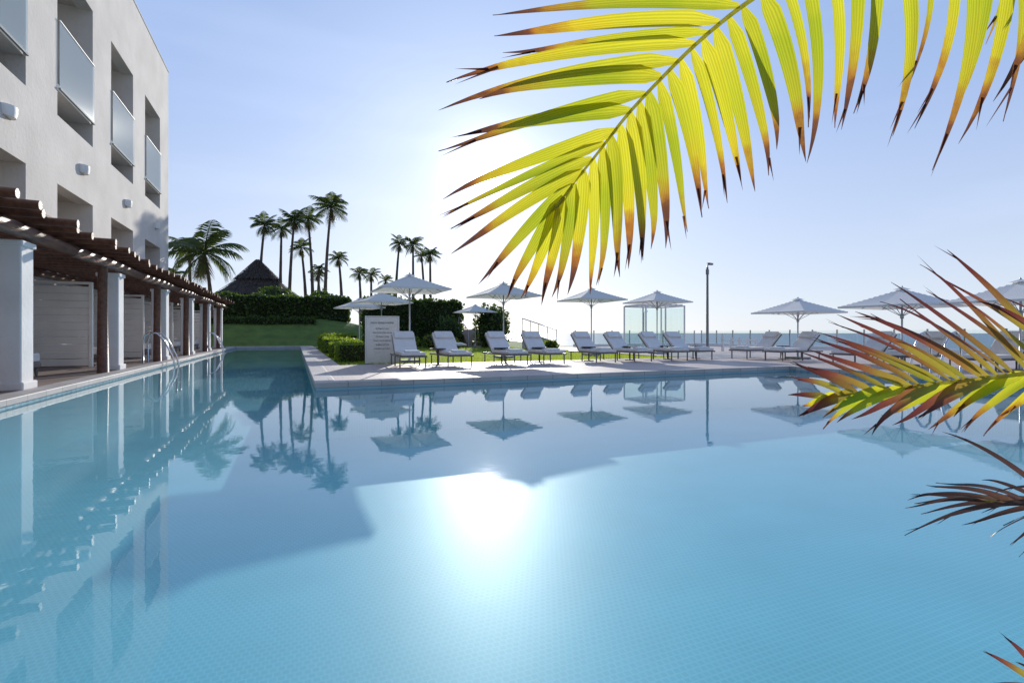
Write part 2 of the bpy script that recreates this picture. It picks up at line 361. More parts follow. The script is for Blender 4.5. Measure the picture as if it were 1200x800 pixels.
for u in pus:
    uu=u+1.05; cb.box(-4.35,-3.93,uu-.2,uu+.22,.12,2.46,'curtain'); cb.box(-4.39,-3.89,uu-.24,uu+.26,.12,.25,'curtain'); cb.box(-4.38,-3.9,uu-.23,uu+.25,2.38,2.47,'curtain')
cb.build('plaster_columns',P,bevel=.02)
cb=MB()
for u in pus:
    uu=u+2.5
    for i in range(11):
        z=.16+i*.19; cb.box(-6.45,-5.0,uu,uu+.05,z,z+.178,'white')
    cb.box(-5.0+.002,-4.92,uu-.02,uu+.07,.12,2.3,'white'); cb.box(-6.45,-4.92,uu-.02,uu+.07,2.3,2.36,'white')
cb.build('cabana_dividers',P,bevel=.006)
cb=MB()
for u in pus:
    uu=u+3.3
    cb.box(-6.3,-4.9,uu,uu+1.0,.3,.42,'frame'); cb.box(-6.28,-4.92,uu+.02,uu+.98,.42,.6,'cushion')
    for a in (-6.25,-5.0):
        for b_ in (uu+.05,uu+.9): cb.box(a,a+.06,b_,b_+.06,.12,.3,'frame')
    cb.box(-6.2,-5.9,uu+.1,uu+.9,.6,.9,'cushion')
cb.build('cabana_daybeds',P,bevel=.03)

# ------------------------------------------------------------ foliage helpers
def leaf(mb,p,s,k):
    a=Vector([random.gauss(0,1) for _ in range(3)]).normalized(); b=a.cross(Vector([random.gauss(0,1) for _ in range(3)])).normalized()
    mb.face([p-a*s*.5,p+b*s*.28,p+a*s*.5,p-b*s*.28],k)
def leafbox(mb,x0,x1,y0,y1,z0,z1,n,s,k='hedge',bulge=.15):
    for _ in range(n):
        ax=(x1-x0)*(y1-y0)*1.2; ay=(y1-y0)*(z1-z0)*2; az=(x1-x0)*(z1-z0)*2; r_=random.random()*(ax+ay+az)
        x=random.uniform(x0,x1);y=random.uniform(y0,y1);z=random.uniform(z0,z1)
        if r_<ax: z=z1
        elif r_<ax+ay: x=random.choice((x0,x1))
        else: y=random.choice((y0,y1))
        nz=noise.noise(Vector((x*.9,y*.9,z*.9)))*bulge*1.6
        p=Vector((x,y,z+nz))+Vector([random.gauss(0,bulge*.45) for _ in range(3)])
        if p.z<z0: p.z=z0+.02
        leaf(mb,p,s*random.uniform(.6,1.4),k)
def hedge(name,x0,x1,y0,y1,z0,z1,n,s,k='hedge',core=True,bulge=.15):
    mb=MB()
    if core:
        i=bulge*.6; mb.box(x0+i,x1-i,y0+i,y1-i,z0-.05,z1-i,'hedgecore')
    leafbox(mb,x0,x1,y0,y1,z0,z1,n,s,k,bulge); return mb.build(name)
def bush(name,c,rx,rz,n,s,k='hedge',flowers=0):
    mb=MB(); c=Vector(c)
    rows_=[]
    for i in range(7):
        ph=-math.pi/2+math.pi*i/6
        rows_.append([c+Vector((rx*.75*math.cos(ph)*math.cos(t*math.pi/5),rx*.75*math.cos(ph)*math.sin(t*math.pi/5),rz*.75*math.sin(ph))) for t in range(10)])
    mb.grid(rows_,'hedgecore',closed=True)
    for q in range(n+flowers):
        dv=Vector([random.gauss(0,1) for _ in range(3)]).normalized()
        f=random.uniform(.72,1.0)*(1+.35*noise.noise(dv*2.2+c))
        p=c+Vector((dv.x*rx*f,dv.y*rx*f,dv.z*rz*f)); 
        if p.z>.1: leaf(mb,p,s*random.uniform(.6,1.4),k if q<n else 'bloom')
    return mb.build(name)

bm_=MB(); rows_=[]
prof=[(39.4,.05),(40,.25),(41.5,1.0),(43,1.7),(44.5,2.1),(47,2.25),(60,2.3),(90,2.3)]
for u,z in prof:
    rows_.append([Vector((v,u,.05+(z-.05)*max(0,min(1,(12-v)/9))*(1+.05*noise.noise(Vector((v*.3,u*.3,0))))) ) for v in range(-60,13,2)])
bm_.grid(rows_,'grass'); bm_.build('grass_berm')
random.seed(11)
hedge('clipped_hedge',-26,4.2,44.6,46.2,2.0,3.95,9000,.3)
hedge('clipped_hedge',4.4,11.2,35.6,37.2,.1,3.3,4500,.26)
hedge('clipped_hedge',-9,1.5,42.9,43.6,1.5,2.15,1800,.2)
hedge('box_shrub',1.3,2.5,17.2,18.9,.07,.66,2200,.07,'shrub',bulge=.06)
hedge('box_shrub',1.3,2.4,20.3,22.4,.07,.66,1800,.08,'shrub',bulge=.06)
hedge('box_shrub',1.3,2.6,24.5,28.5,.07,.75,1800,.1,'shrub',bulge=.07)
hedge('box_shrub',1.4,3.4,31,35,.07,.9,1800,.13,'shrub',bulge=.1)
bush('rounded_bush',(11.9,31.4,1.3),1.25,1.7,1800,.22)
bush('rounded_bush',(9.6,33.5,1.0),1.0,1.2,1000,.2)
bush('rounded_bush',(-1.5,49,4.0),1.6,1.1,900,.28); bush('rounded_bush',(2.2,48.5,3.9),1.2,1.0,700,.28); bush('rounded_bush',(6.2,38.2,3.2),1.3,.8,600,.26)
for x,y,r in ((6.4,30.5,.5),(7.7,31,.55),(8.6,29.5,.45),(5.2,31.5,.6),(12.3,25.5,.45),(12.0,23.2,.4)): bush('flowering_shrub',(x,y,.1+r*.7),r,r*.85,500,.12,'shrub',60)
g=MB(); random.seed(5)
for i in range(34000):
    x=random.uniform(1.2,LX-.02); y=LE+.05+ (random.random()**1.5)*20
    h=random.uniform(.04,.1); a=random.uniform(0,6.28); w_=.008; dx,dy=math.cos(a)*w_,math.sin(a)*w_
    g.face([(x-dx,y-dy,.07),(x+dx,y+dy,.07),(x+random.gauss(0,.02),y+random.gauss(0,.02),.07+h)],'blade')
g.build('lawn_grass')
bo=MB()
for i in range(900):
    leaf(bo,Vector((random.gauss(-5.4,.35),random.gauss(17,1.3),3.0+abs(random.gauss(0,.13)))),.14,'shrub')
bo.build('climbing_vine')

# ------------------------------------------------------------ palm trees
def palm(name,loc,Hh,R,nf,lean=(0,0),seed=0,dead=4,tr=.15):
    rd=random.Random(seed); mb=MB(); R*=1.1
    pts=[];rad=[]
    for i in range(12):
        t=i/11; pts.append((lean[0]*t*t,lean[1]*t*t,Hh*t)); rad.append(tr*(1.35-.75*t)*(1+.08*(i%2)))
    mb.tube(pts,rad,'trunk',9); top=Vector(pts[-1])
    for i in range(nf+dead):
        isd=i>=nf
        az=rd.uniform(0,6.283) if isd else i*2.399+rd.uniform(-.3,.3)
        el=math.radians(rd.uniform(-75,-55)) if isd else math.radians(80-115*((i+.5)/nf)+rd.uniform(-10,10))
        Lr=R*rd.uniform(.75,1.15)*(.6 if isd else 1); k='palmdead' if isd else 'palm'
        h=Vector((math.cos(az),math.sin(az),0)); p=top.copy(); ns=14; rp=[p.copy()]; e_=el; cv=rd.uniform(3.5,8.5)
        for j in range(ns):
            p=p+(h*math.cos(e_)+Vector((0,0,1))*math.sin(e_))*(Lr/ns); rp.append(p.copy()); e_-=math.radians(cv*(.5+j/ns))*(1 if e_>-1.3 else 0)
        mb.tube(rp,[.03*R/2*(1-.8*q/ns) for q in range(ns+1)],k,4,False)
        side=h.cross(Vector((0,0,1)))
        for j in range(2,ns*2):
            q=j/2; a=int(q); f=q-a
            if a>=ns: break
            b0=rp[a].lerp(rp[a+1],f); t=(rp[a+1]-rp[a]).normalized(); s_=q/ns
            ll=R*.36*math.sin(math.pi*min(.97,(s_*.85+.12)))
            for sg in (-1,1):
                dr=(side*sg*.8+t*.65+Vector((0,0,-.28+rd.uniform(-.15,.1)))).normalized()
                mid=b0+dr*ll*.5; tip=b0+dr*ll+Vector((0,0,-ll*.22)); wv=t*ll*.045+Vector((0,0,ll*.015))
                mb.face([b0-wv*.6,b0+wv*.6,mid+wv],k); mb.face([b0-wv*.6,mid+wv,tip,mid-wv],k)
    return mb.build(name,loc=loc)
pl=[(222,292,42,1.7,18),(240,297,33,2.6,18),(310,264,62,1.9,20),(330,268,66,1.8,18),(345,258,60,2.0,20),(361,257,64,2.0,20),(388,243,56,2.3,20),
    (353,290,70,1.9,16),(374,315,60,1.2,14),(397,303,66,1.6,16),(421,320,80,1.7,16),(435,322,84,1.8,16),(468,286,72,1.7,18),(484,287,72,1.8,18),(504,298,70,1.7,18),(452,329,90,1.6,14),(494,300,80,1.5,16),(372,322,80,1.6,14),(204,322,50,1.6,12)]
for i,(px,py,dd,R,nf) in enumerate(pl):
    t=scr(px,py,dd); z0=2.0 if px<430 else 0.0
    random.seed(i+50); ln=(random.uniform(-.7,.7),random.uniform(-.5,.5))
    palm('palm_tree',(t.x-ln[0],t.y-ln[1],z0),t.z-z0,R,nf,ln,i*7+1,5 if R>1.4 else 2,.11*dd/50+.04)

# ------------------------------------------------------------ palapa
def palapa():
    E=empty('thatched_palapa',(0,0,0)); c=scr(302,390,62); cx,cy=c.x,c.y; z0=2.2
    mb=MB(); random.seed(9); n=40
    def cone(r0,z0_,r1,z1_,k=6):
        rows_=[]
        for i in range(k+1):
            t=i/k; r=r0+(r1-r0)*t; z=z0_+(z1_-z0_)*t+ .25*math.sin(math.pi*t)*-1*.6
            rows_.append([Vector((cx+math.cos(a*6.2832/n)*r*(1+random.uniform(-.012,.012)),cy+math.sin(a*6.2832/n)*r*(1+random.uniform(-.012,.012)),z+random.uniform(-.05,.05))) for a in range(n)])
        mb.grid(rows_,'thatch',closed=True)
        for i in range(1400):
            t=random.random()**1.3; a=random.random()*6.283; r=r0+(r1-r0)*t; z=z0_+(z1_-z0_)*t
            dv=Vector((math.cos(a),math.sin(a),0)); p=Vector((cx,cy,z))+dv*(r+.05); dn=(dv*abs(r0-r1)+Vector((0,0,z0_-z1_))).normalized()
            sd=dv.cross(Vector((0,0,1)))*.06; L2=random.uniform(.3,.6)
            mb.face([p-sd,p+sd,p+dn*L2+dv*.05],'thatch')
    cone(4.7,5.5,1.7,7.9); cone(2.5,7.5,.15,9.9); mb.build('thatch_roof',E)
    q=MB()
    for i in range(8):
        a=i*math.pi/4+.2; q.tube([(cx+3.6*math.cos(a),cy+3.6*math.sin(a),z0),(cx+3.6*math.cos(a),cy+3.6*math.sin(a),6.1)],.13,'log',8)
    q.tube([(cx,cy,z0),(cx,cy,8)],.2,'log',8)
    q.build('posts',E)
palapa()

# ------------------------------------------------------------ umbrellas
def umb(Ht,side=2.1):
    mb=MB(); n=12; hw=side/2; rise=.46; ze=Ht-rise
    rows_=[]
    for i in range(2*n+1):
        r=[]
        for j in range(2*n+1):
            x=(i-n)/n; y=(j-n)/n; m_=max(abs(x),abs(y)); mn=min(abs(x),abs(y))
            z=ze+rise*(1-m_)**1.08 + .03*(1-(mn/m_ if m_>0 else 1))*-1*m_*(1-m_)*2
            inn=1-.03*(1-mn/m_)*m_ if m_>0 else 1
            r.append(Vector((x*hw*inn,y*hw*inn,z)))
        rows_.append(r)
    mb.grid(rows_,'canopy',False)
    bd=[rows_[0][j] for j in range(2*n)]+[rows_[i][2*n] for i in range(2*n)]+[rows_[2*n][2*n-j] for j in range(2*n)]+[rows_[2*n-i][0] for i in range(2*n)]
    mb.grid([bd,[p+Vector((0,0,-.05)) for p in bd]],'canopy',False,closed=True)
    c=[]
    for a,b_ in ((.15,.15),(-.15,.15),(-.15,-.15),(.15,-.15)): c.append(Vector((a,b_,Ht-.03)))
    ap=Vector((0,0,Ht+.04))
    for i in range(4): mb.face([c[i],c[(i+1)%4],ap],'canopy')
    mb.tube([(0,0,.12),(0,0,Ht+.05)],.024,'pole',10); mb.tube([(0,0,Ht+.03),(0,0,Ht+.08)],[.02,.008],'pole',8)
    for x,y in ((1,1),(-1,1),(1,-1),(-1,-1),(1,0),(-1,0),(0,1),(0,-1)):
        mb.tube([(0,0,Ht-.06),(x*hw*.97,y*hw*.97,ze-.03)],.011,'pole',5)
        mb.tube([(0,0,Ht-.75),(x*hw*.5,y*hw*.5,Ht-.06-(rise)*.5-.01)],.009,'pole',5)
    mb.tube([(0,0,Ht-.8),(0,0,Ht-.7)],.045,'pole',8)
    mb.box(-.28,.28,-.28,.28,.121,.19,'base'); mb.tube([(0,0,.19),(0,0,.45)],.04,'pole',8)
    return mb
U=umb(2.82).build('patio_umbrella',loc=gp(480,15.9,0))
for px,dd,r in ((590,18.6,.04),(693,20.8,-.05),(770,22.3,.02)): inst('patio_umbrella',U,gp(px,dd,0),r)
for px,dd in ((447,22.6),(421,27),(557,33)): inst('patio_umbrella',U,gp(px,dd,0),.2)
U2=umb(2.2).build('patio_umbrella',loc=gp(935,17.8,0))
for px,dd,r in ((1057,13.6,.05),(1196,11.6,-.03)): inst('patio_umbrella',U2,gp(px,dd,0),r)

# ------------------------------------------------------------ loungers
def lounger():
    mb=MB(); w=.33
    for x in (-w,w):
        mb.box(x-.02,x+.02,0,1.95,.27,.315,'frame')
        for y in (.12,1.0,1.75): mb.box(x-.018,x+.018,y,y+.04,.0,.27,'frame')
    for y in (0.001,.6,1.2,1.9): mb.box(-w+.021,w-.021,y,y+.045,.272,.31,'frame')
    mb.box(-w+.02,w-.02,.03,1.27,.318,.40,'cushion')
    A=Matrix.Translation((0,1.27,.33))@Matrix.Rotation(math.radians(42),4,'X')
    mb.box(-w+.005,w-.005,.0,.78,-.02,.012,'frame',A); mb.box(-w+.02,w-.02,.01,.78,.014,.09,'cushion',A)
    mb.box(-w+.06,w-.06,.5,.76,.092,.16,'cushion',A)
    mb.box(-.02,.02,1.68,1.72,.3,.68,'frame')
    mb.box(-.19,.19,.12,.42,.402,.45,'towel')
    return mb
Lg=None; random.seed(21)
lpx=[485,541,608,652,713,757,800,829]
for px in lpx:
    a=(px-600)/600; dd=13.0/(C-S*a); p_=gp(px,dd,.12)
    r=random.uniform(-.06,.06)
    if Lg is None: Lg=lounger().build('sun_lounger',bevel=.018,loc=p_,rot=r)
    else: inst('sun_lounger',Lg,p_,r)
for u in (13.4,12.0,9.7,8.3,6.6,5.2,3.4): inst('sun_lounger',Lg,Vector((14.2,u,.12)),-math.pi/2+random.uniform(-.06,.06))
for px,dd in ((450,24),(470,24.5),(540,25)): inst('sun_lounger',Lg,gp(px,dd,.09),.1)
t=MB(); t.tube([(0,0,.44),(0,0,.465)],.23,'table',20); t.tube([(0,0,.02),(0,0,.44)],.025,'table',8); t.tube([(0,0,0),(0,0,.02)],.16,'table',16)
T=None
for px in (513,588,632,690,738,782,815):
    a=(px-600)/600; dd=14.1/(C-S*a); p_=gp(px,dd,.12)
    if T is None: T=t.build('side_table',loc=p_)
    else: inst('side_table',T,p_)
for u in (12.7,9.0,5.9): inst('side_table',T,Vector((15.6,u,.12)))

# ------------------------------------------------------------ sign
E=empty('pool_sign',gp(448,15.4,0)); E.rotation_euler[2]=-.12
q=MB(); q.box(-.46,.46,0,.08,.1,1.5,'sand'); q.box(-.5,.5,-.02,.1,1.501,1.53,'white'); q.box(-.5,-.461,-.02,.1,.1,1.5,'white'); q.box(.461,.5,-.02,.1,.1,1.5,'white')
q.build('panel',E,bevel=.008)
def txt(s,z,size):
    cu=bpy.data.curves.new('lettering','FONT'); cu.body=s; cu.size=size; cu.align_x='CENTER'; cu.extrude=.003; cu.materials.append(M['ink'])
    o=bpy.data.objects.new('lettering',cu); SC.collection.objects.link(o); o.parent=E; o.location=(0,-.006,z); o.rotation_euler=(math.pi/2,0,0)
txt('POOL REGULATIONS',1.3,.07)
for i,s in enumerate(['No lifeguard on duty','Please shower before entering','No diving or running','Children must be supervised','No glass in pool area','Pool hours 7 am to 8 pm']): txt(s,1.14-i*.12,.045)

# ------------------------------------------------------------ pool hand rails
def rail(name,x,y,sx):
    mb=MB()
    for dy in (0,.55):
        pts=[(x-sx*.55,y+dy,.12),(x-sx*.55,y+dy,.75),(x-sx*.5,y+dy,.95),(x-sx*.36,y+dy,1.04),(x-sx*.2,y+dy,1.0),(x-sx*.02,y+dy,.8),(x+sx*.2,y+dy,.3),(x+sx*.3,y+dy,-.2),(x+sx*.3,y+dy,-.8)]
        mb.tube(pts,.024,'steel',10)
    for z in (-.25,-.5): mb.box(min(x+sx*.27,x+sx*.34),max(x+sx*.27,x+sx*.34),y+.02,y+.53,z-.015,z+.015,'steel')
    mb.build(name)
rail('pool_ladder',PL,18.3,1); rail('pool_ladder',PL,29.6,1); rail('pool_ladder',PR,6.2,-1)

# ------------------------------------------------------------ glass shower pavilion
E=empty('glass_enclosure'); q=MB(); gl=MB(); x0,x1,y0,y1,zt=15.9,18.3,20.6,22.4,2.35
for x in (x0,(x0+x1)/2,x1):
    for y in (y0,y1): q.box(x-.03,x+.03,y-.03,y+.03,.12,zt,'white')
for y in (y0,y1): q.box(x0-.03,x1+.03,y-.031,y+.031,zt,zt+.07,'white')
for x in (x0,x1): q.box(x-.029,x+.029,y0+.032,y1-.032,zt+.002,zt+.068,'white')
for i in range(7): q.box(x0+.1+i*.34,x0+.16+i*.34,y0-.1,y1+.1,zt+.072,zt+.12,'white')
for a,b_ in ((x0,(x0+x1)/2),((x0+x1)/2,x1)):
    for y in (y0,y1): gl.face([(a+.05,y,.2),(b_-.05,y,.2),(b_-.05,y,zt-.05),(a+.05,y,zt-.05)],'glass')
for x in (x0,x1): gl.face([(x,y0+.05,.2),(x,y1-.05,.2),(x,y1-.05,zt-.05),(x,y0+.05,zt-.05)],'glass')
q.tube([(17,22.2,.12),(17,22.2,2.1),(17,21.9,2.15)],.025,'steel',8)
q.build('frame',E,bevel=.005); gl.build('glass',E)

E=empty('glass_railing'); q=MB(); gl=MB()
q.box(16.5,26.6,28.6,28.8,.12,.3,'white')
for i in range(8):
    x=16.6+i*1.4; q.box(x-.03,x+.03,28.67,28.73,.3,1.2,'steel')
    if i<7: gl.face([(x+.06,28.7,.34),(x+1.34,28.7,.34),(x+1.34,28.7,1.15),(x+.06,28.7,1.15)],'glass')
q.box(26.3,26.5,-5,28.58,.12,.3,'white')
for i in range(24):
    y=28-i*1.4; q.box(26.37,26.43,y-.03,y+.03,.3,1.2,'steel'); gl.face([(26.4,y-1.34,.34),(26.4,y-.06,.34),(26.4,y-.06,1.15),(26.4,y-1.34,1.15)],'glass')
q.build('posts',E); gl.build('panels',E)
E=MB()
for i in range(6):
    x=19.5+i*.55; E.box(x-.05,x+.05,19.2,19.3,.12,.8 if i%5 else 1.0,'white')
E.box(19.45,22.3,19.22,19.28,.62,.69,'white'); E.box(19.45,22.3,19.22,19.28,.32,.38,'white'); E.build('white_rail_fence',bevel=.008)
E=MB(); b0=gp(829,25,.12)
E.tube([(0,0,0),(0,0,.25)],[.11,.09],'lampgrey',12); E.tube([(0,0,.2),(0,0,2),(0,0,4.1)],[.07,.06,.05],'lampgrey',12)
E.tube([(0,0,4.05),(.02,0,4.2),(.12,0,4.32),(.25,0,4.3)],[.035,.03,.03,.03],'lampgrey',8)
E.box(.1,.42,-.08,.08,4.24,4.33,'lampgrey'); E.box(.14,.38,-.06,.06,4.225,4.239,'white'); E.box(-.07,.07,-.05,.05,3.75,4.0,'lampgrey')
E.build('street_lamp',loc=b0,rot=.3,bevel=.01)
E=MB()
for i in range(7): E.box(10.6,12.6-.2,32.2+i*.32,34.8,.07+i*.17,.07+(i+1)*.17,'deck')
for x in (10.55,12.45):
    E.tube([(x,32.2,.1),(x,32.2,1.15),(x,34.4,2.2),(x,34.4,1.2)],.03,'steel',8)
E.build('stone_steps')
E=MB(); a=scr(612,390,31);b_=scr(652,390,29)
for i in range(10):
    t0,t1=i/10,(i+1)/10; q0=a.lerp(b_,t0);q1=a.lerp(b_,t1); zt0=1.2-.7*t0; zt1=1.2-.7*t1
    E.face([(q0.x,q0.y,.05),(q1.x,q1.y,.05),(q1.x,q1.y,zt1),(q0.x,q0.y,zt0)],'stucco')
    E.face([(q0.x+.05,q0.y+.15,.05),(q1.x+.05,q1.y+.15,.05),(q1.x+.05,q1.y+.15,zt1),(q0.x+.05,q0.y+.15,zt0)],'stucco')
    E.face([(q0.x,q0.y,zt0),(q1.x,q1.y,zt1),(q1.x+.05,q1.y+.15,zt1),(q0.x+.05,q0.y+.15,zt0)],'stucco')
E.tube([Vector((a.x,a.y,1.9)),Vector((b_.x,b_.y,1.2))],.03,'steel',8)
for t in (0,.25,.5,.75,1): 
    pp=a.lerp(b_,t); E.tube([(pp.x,pp.y,1.15-.7*t),(pp.x,pp.y,1.9-.7*t)],.02,'steel',6)
E.build('ramp_wall')

# ------------------------------------------------------------ near palm
PP=empty('areca_palm',(0,0,0))
CR=Vector((3.1,.15,1.25))
def bez(a,b_,c,t): return a*(1-t)**2+b_*2*t*(1-t)+c*t*t
def leaflet(mb,base,tip,W,bulge,nrm,k,droop=0):
    mid=(base+tip)*.5+bulge; n=16; rows_=[];cols=[]; rn=random.random()
    tw=random.uniform(-.35,.35); W=W*random.uniform(.85,1.08); crl=random.uniform(-.012,.012)
    for i in range(n+1):
        t=i/n; c=bez(base,mid,tip,t); ax=(bez(base,mid,tip,min(1,t+.02))-bez(base,mid,tip,max(0,t-.02))).normalized()
        nn=(nrm+ax.cross(nrm)*tw*(.4+t)).normalized(); sd=ax.cross(nn).normalized(); nn=sd.cross(ax)
        w=W*min(1,.3+t/.18)*max(0,(1-t**3.0))**1.0*(1-.25*t)*.5+.0004
        wob=.003*math.sin(t*9+rn*20)*t
        if t>.75: c=c+sd*crl*((t-.75)*4)**2
        fold=.36*(1-.5*t)
        rows_.append([c-sd*w+nn*w*fold,c-sd*w*.5+nn*w*fold*.5,c+nn*wob,c+sd*w*.5+nn*w*fold*.5,c+sd*w+nn*w*fold])
        cols.append([(t,rn,j/4) for j in range(5)])
    mb.grid(rows_,k,True,cols)
    for _ in range(random.choice((0,1,1,2))):
        dv=(tip-mid).normalized(); q=bez(base,mid,tip,random.uniform(.8,.9)); L2=(tip-base).length*random.uniform(.12,.2)
        e=q+(dv+Vector([random.uniform(-.2,.2) for _ in range(3)])).normalized()*L2; sw=ax.cross(nrm).normalized()*W*.09
        mb.face([q-sw,q+sw,e],k,col=[(1,rn,.5)]*3)
def rachis(mb,pts,r0,r1):
    P_=[]; n=len(pts)
    for i in range(n-1):
        p0=pts[max(i-1,0)];p1=pts[i];p2=pts[i+1];p3=pts[min(i+2,n-1)]
        for j in range(5):
            t=j/5; P_.append(.5*((2*p1)+(p2-p0)*t+(2*p0-5*p1+4*p2-p3)*t*t+(3*p1-p0-3*p2+p3)*t**3))
    P_.append(pts[-1]); mb.tube(P_,[r0+(r1-r0)*i/(len(P_)-1) for i in range(len(P_))],'rachis',8)
VN=Vector((-S,-C,0))
D=1.32
def dp(px): return D+(px-700)*.00035
def fr1():
    random.seed(77); mb=MB()
    rp=[(1180,-130),(1110,-108),(1000,-66),(930,-30),(872,6),(820,48),(775,92),(735,135),(700,180),(672,215),(650,245)]
    pts=[CR,Vector((2.75,.45,1.9))]+[scr(x,y,dp(x)) for x,y in rp]
    rachis(mb,pts,.010,.0025)
    left=[((905,-18),(660,-45)),((884,-4),(600,-8)),((866,8),(578,20)),((843,26),(580,46)),((815,52),(522,94)),((795,72),(512,127)),((775,90),(560,112)),((757,110),(515,180)),((740,130),(537,160)),((724,152),(517,228)),((709,168),(520,252)),((694,186),(530,270)),((684,200),(530,299)),((670,217),(562,334)),((660,230),(592,347)),((832,38),(590,68))]
    for i,(a,b_) in enumerate(left):
        A=scr(*a,dp(a[0])-.002); Bv=scr(*b_,dp(b_[0])+random.uniform(-.12,.14)); L_=(Bv-A).length
        bz=.015 if i in (9,10) else random.uniform(.03,.09)
        leaflet(mb,A,Bv,.052 if i<9 else .036,Vector((0,0,L_*bz)),(VN+Vector((random.uniform(-.2,.2),0,random.uniform(.0,.3)))).normalized(),'frond')
    right=[((652,240),(612,350)),((660,232),(632,357)),((672,215),(650,350)),((684,200),(667,346)),((695,186),(690,345)),((706,172),(703,335)),((716,160),(722,325)),((727,147),(737,315)),((738,132),(752,305)),((749,120),(768,292)),((760,108),(783,291)),((772,95),(803,272)),((784,83),(822,255)),((797,70),(828,245)),((810,58),(852,238)),((824,46),(868,215)),((838,33),(884,225)),((853,20),(905,205)),((870,8),(915,175)),
      ((892,-10),(940,190)),((915,-25),(948,150)),((940,-38),(948,192)),((970,-54),(975,150)),((1000,-70),(985,152)),((1020,-78),(1003,135)),((1045,-88),(1045,160)),((1075,-98),(1058,110)),((1100,-108),(1070,150)),((1125,-114),(1092,200)),((1150,-124),(1110,150)),((1175,-132),(1128,170)),((1200,-140),(1165,120))]
    bl=(scr(640,390,1)-scr(600,390,1)).normalized()
    for i,(a,b_) in enumerate(right):
        A=scr(*a,dp(a[0])+.004); Bv=scr(*b_,dp(b_[0])+random.uniform(-.1,.12)); L_=(Bv-A).length
        k_=.4 if i<19 else (.9 if i<25 else 1.9)
        leaflet(mb,A,Bv,(.038 if i<7 else .046) if i<16 else .047,bl*L_*.12*k_*random.uniform(.7,1.2)+Vector((0,0,L_*.03)),(VN+Vector((random.uniform(-.35,.35),0,random.uniform(-.1,.3)))).normalized(),'frond')
    for x in range(1150,1330,20):
        A=scr(x,-128-(x-1150)*.05,dp(x)); Bv=scr(x+random.uniform(-30,20),105+random.uniform(-60,60),dp(x)+.1)
        leaflet(mb,A,Bv,.048,bl*.13,(VN+Vector((random.uniform(-.4,.4),0,.1))).normalized(),'frond')
    mb.build('green_frond',PP,attr=True)
fr1()
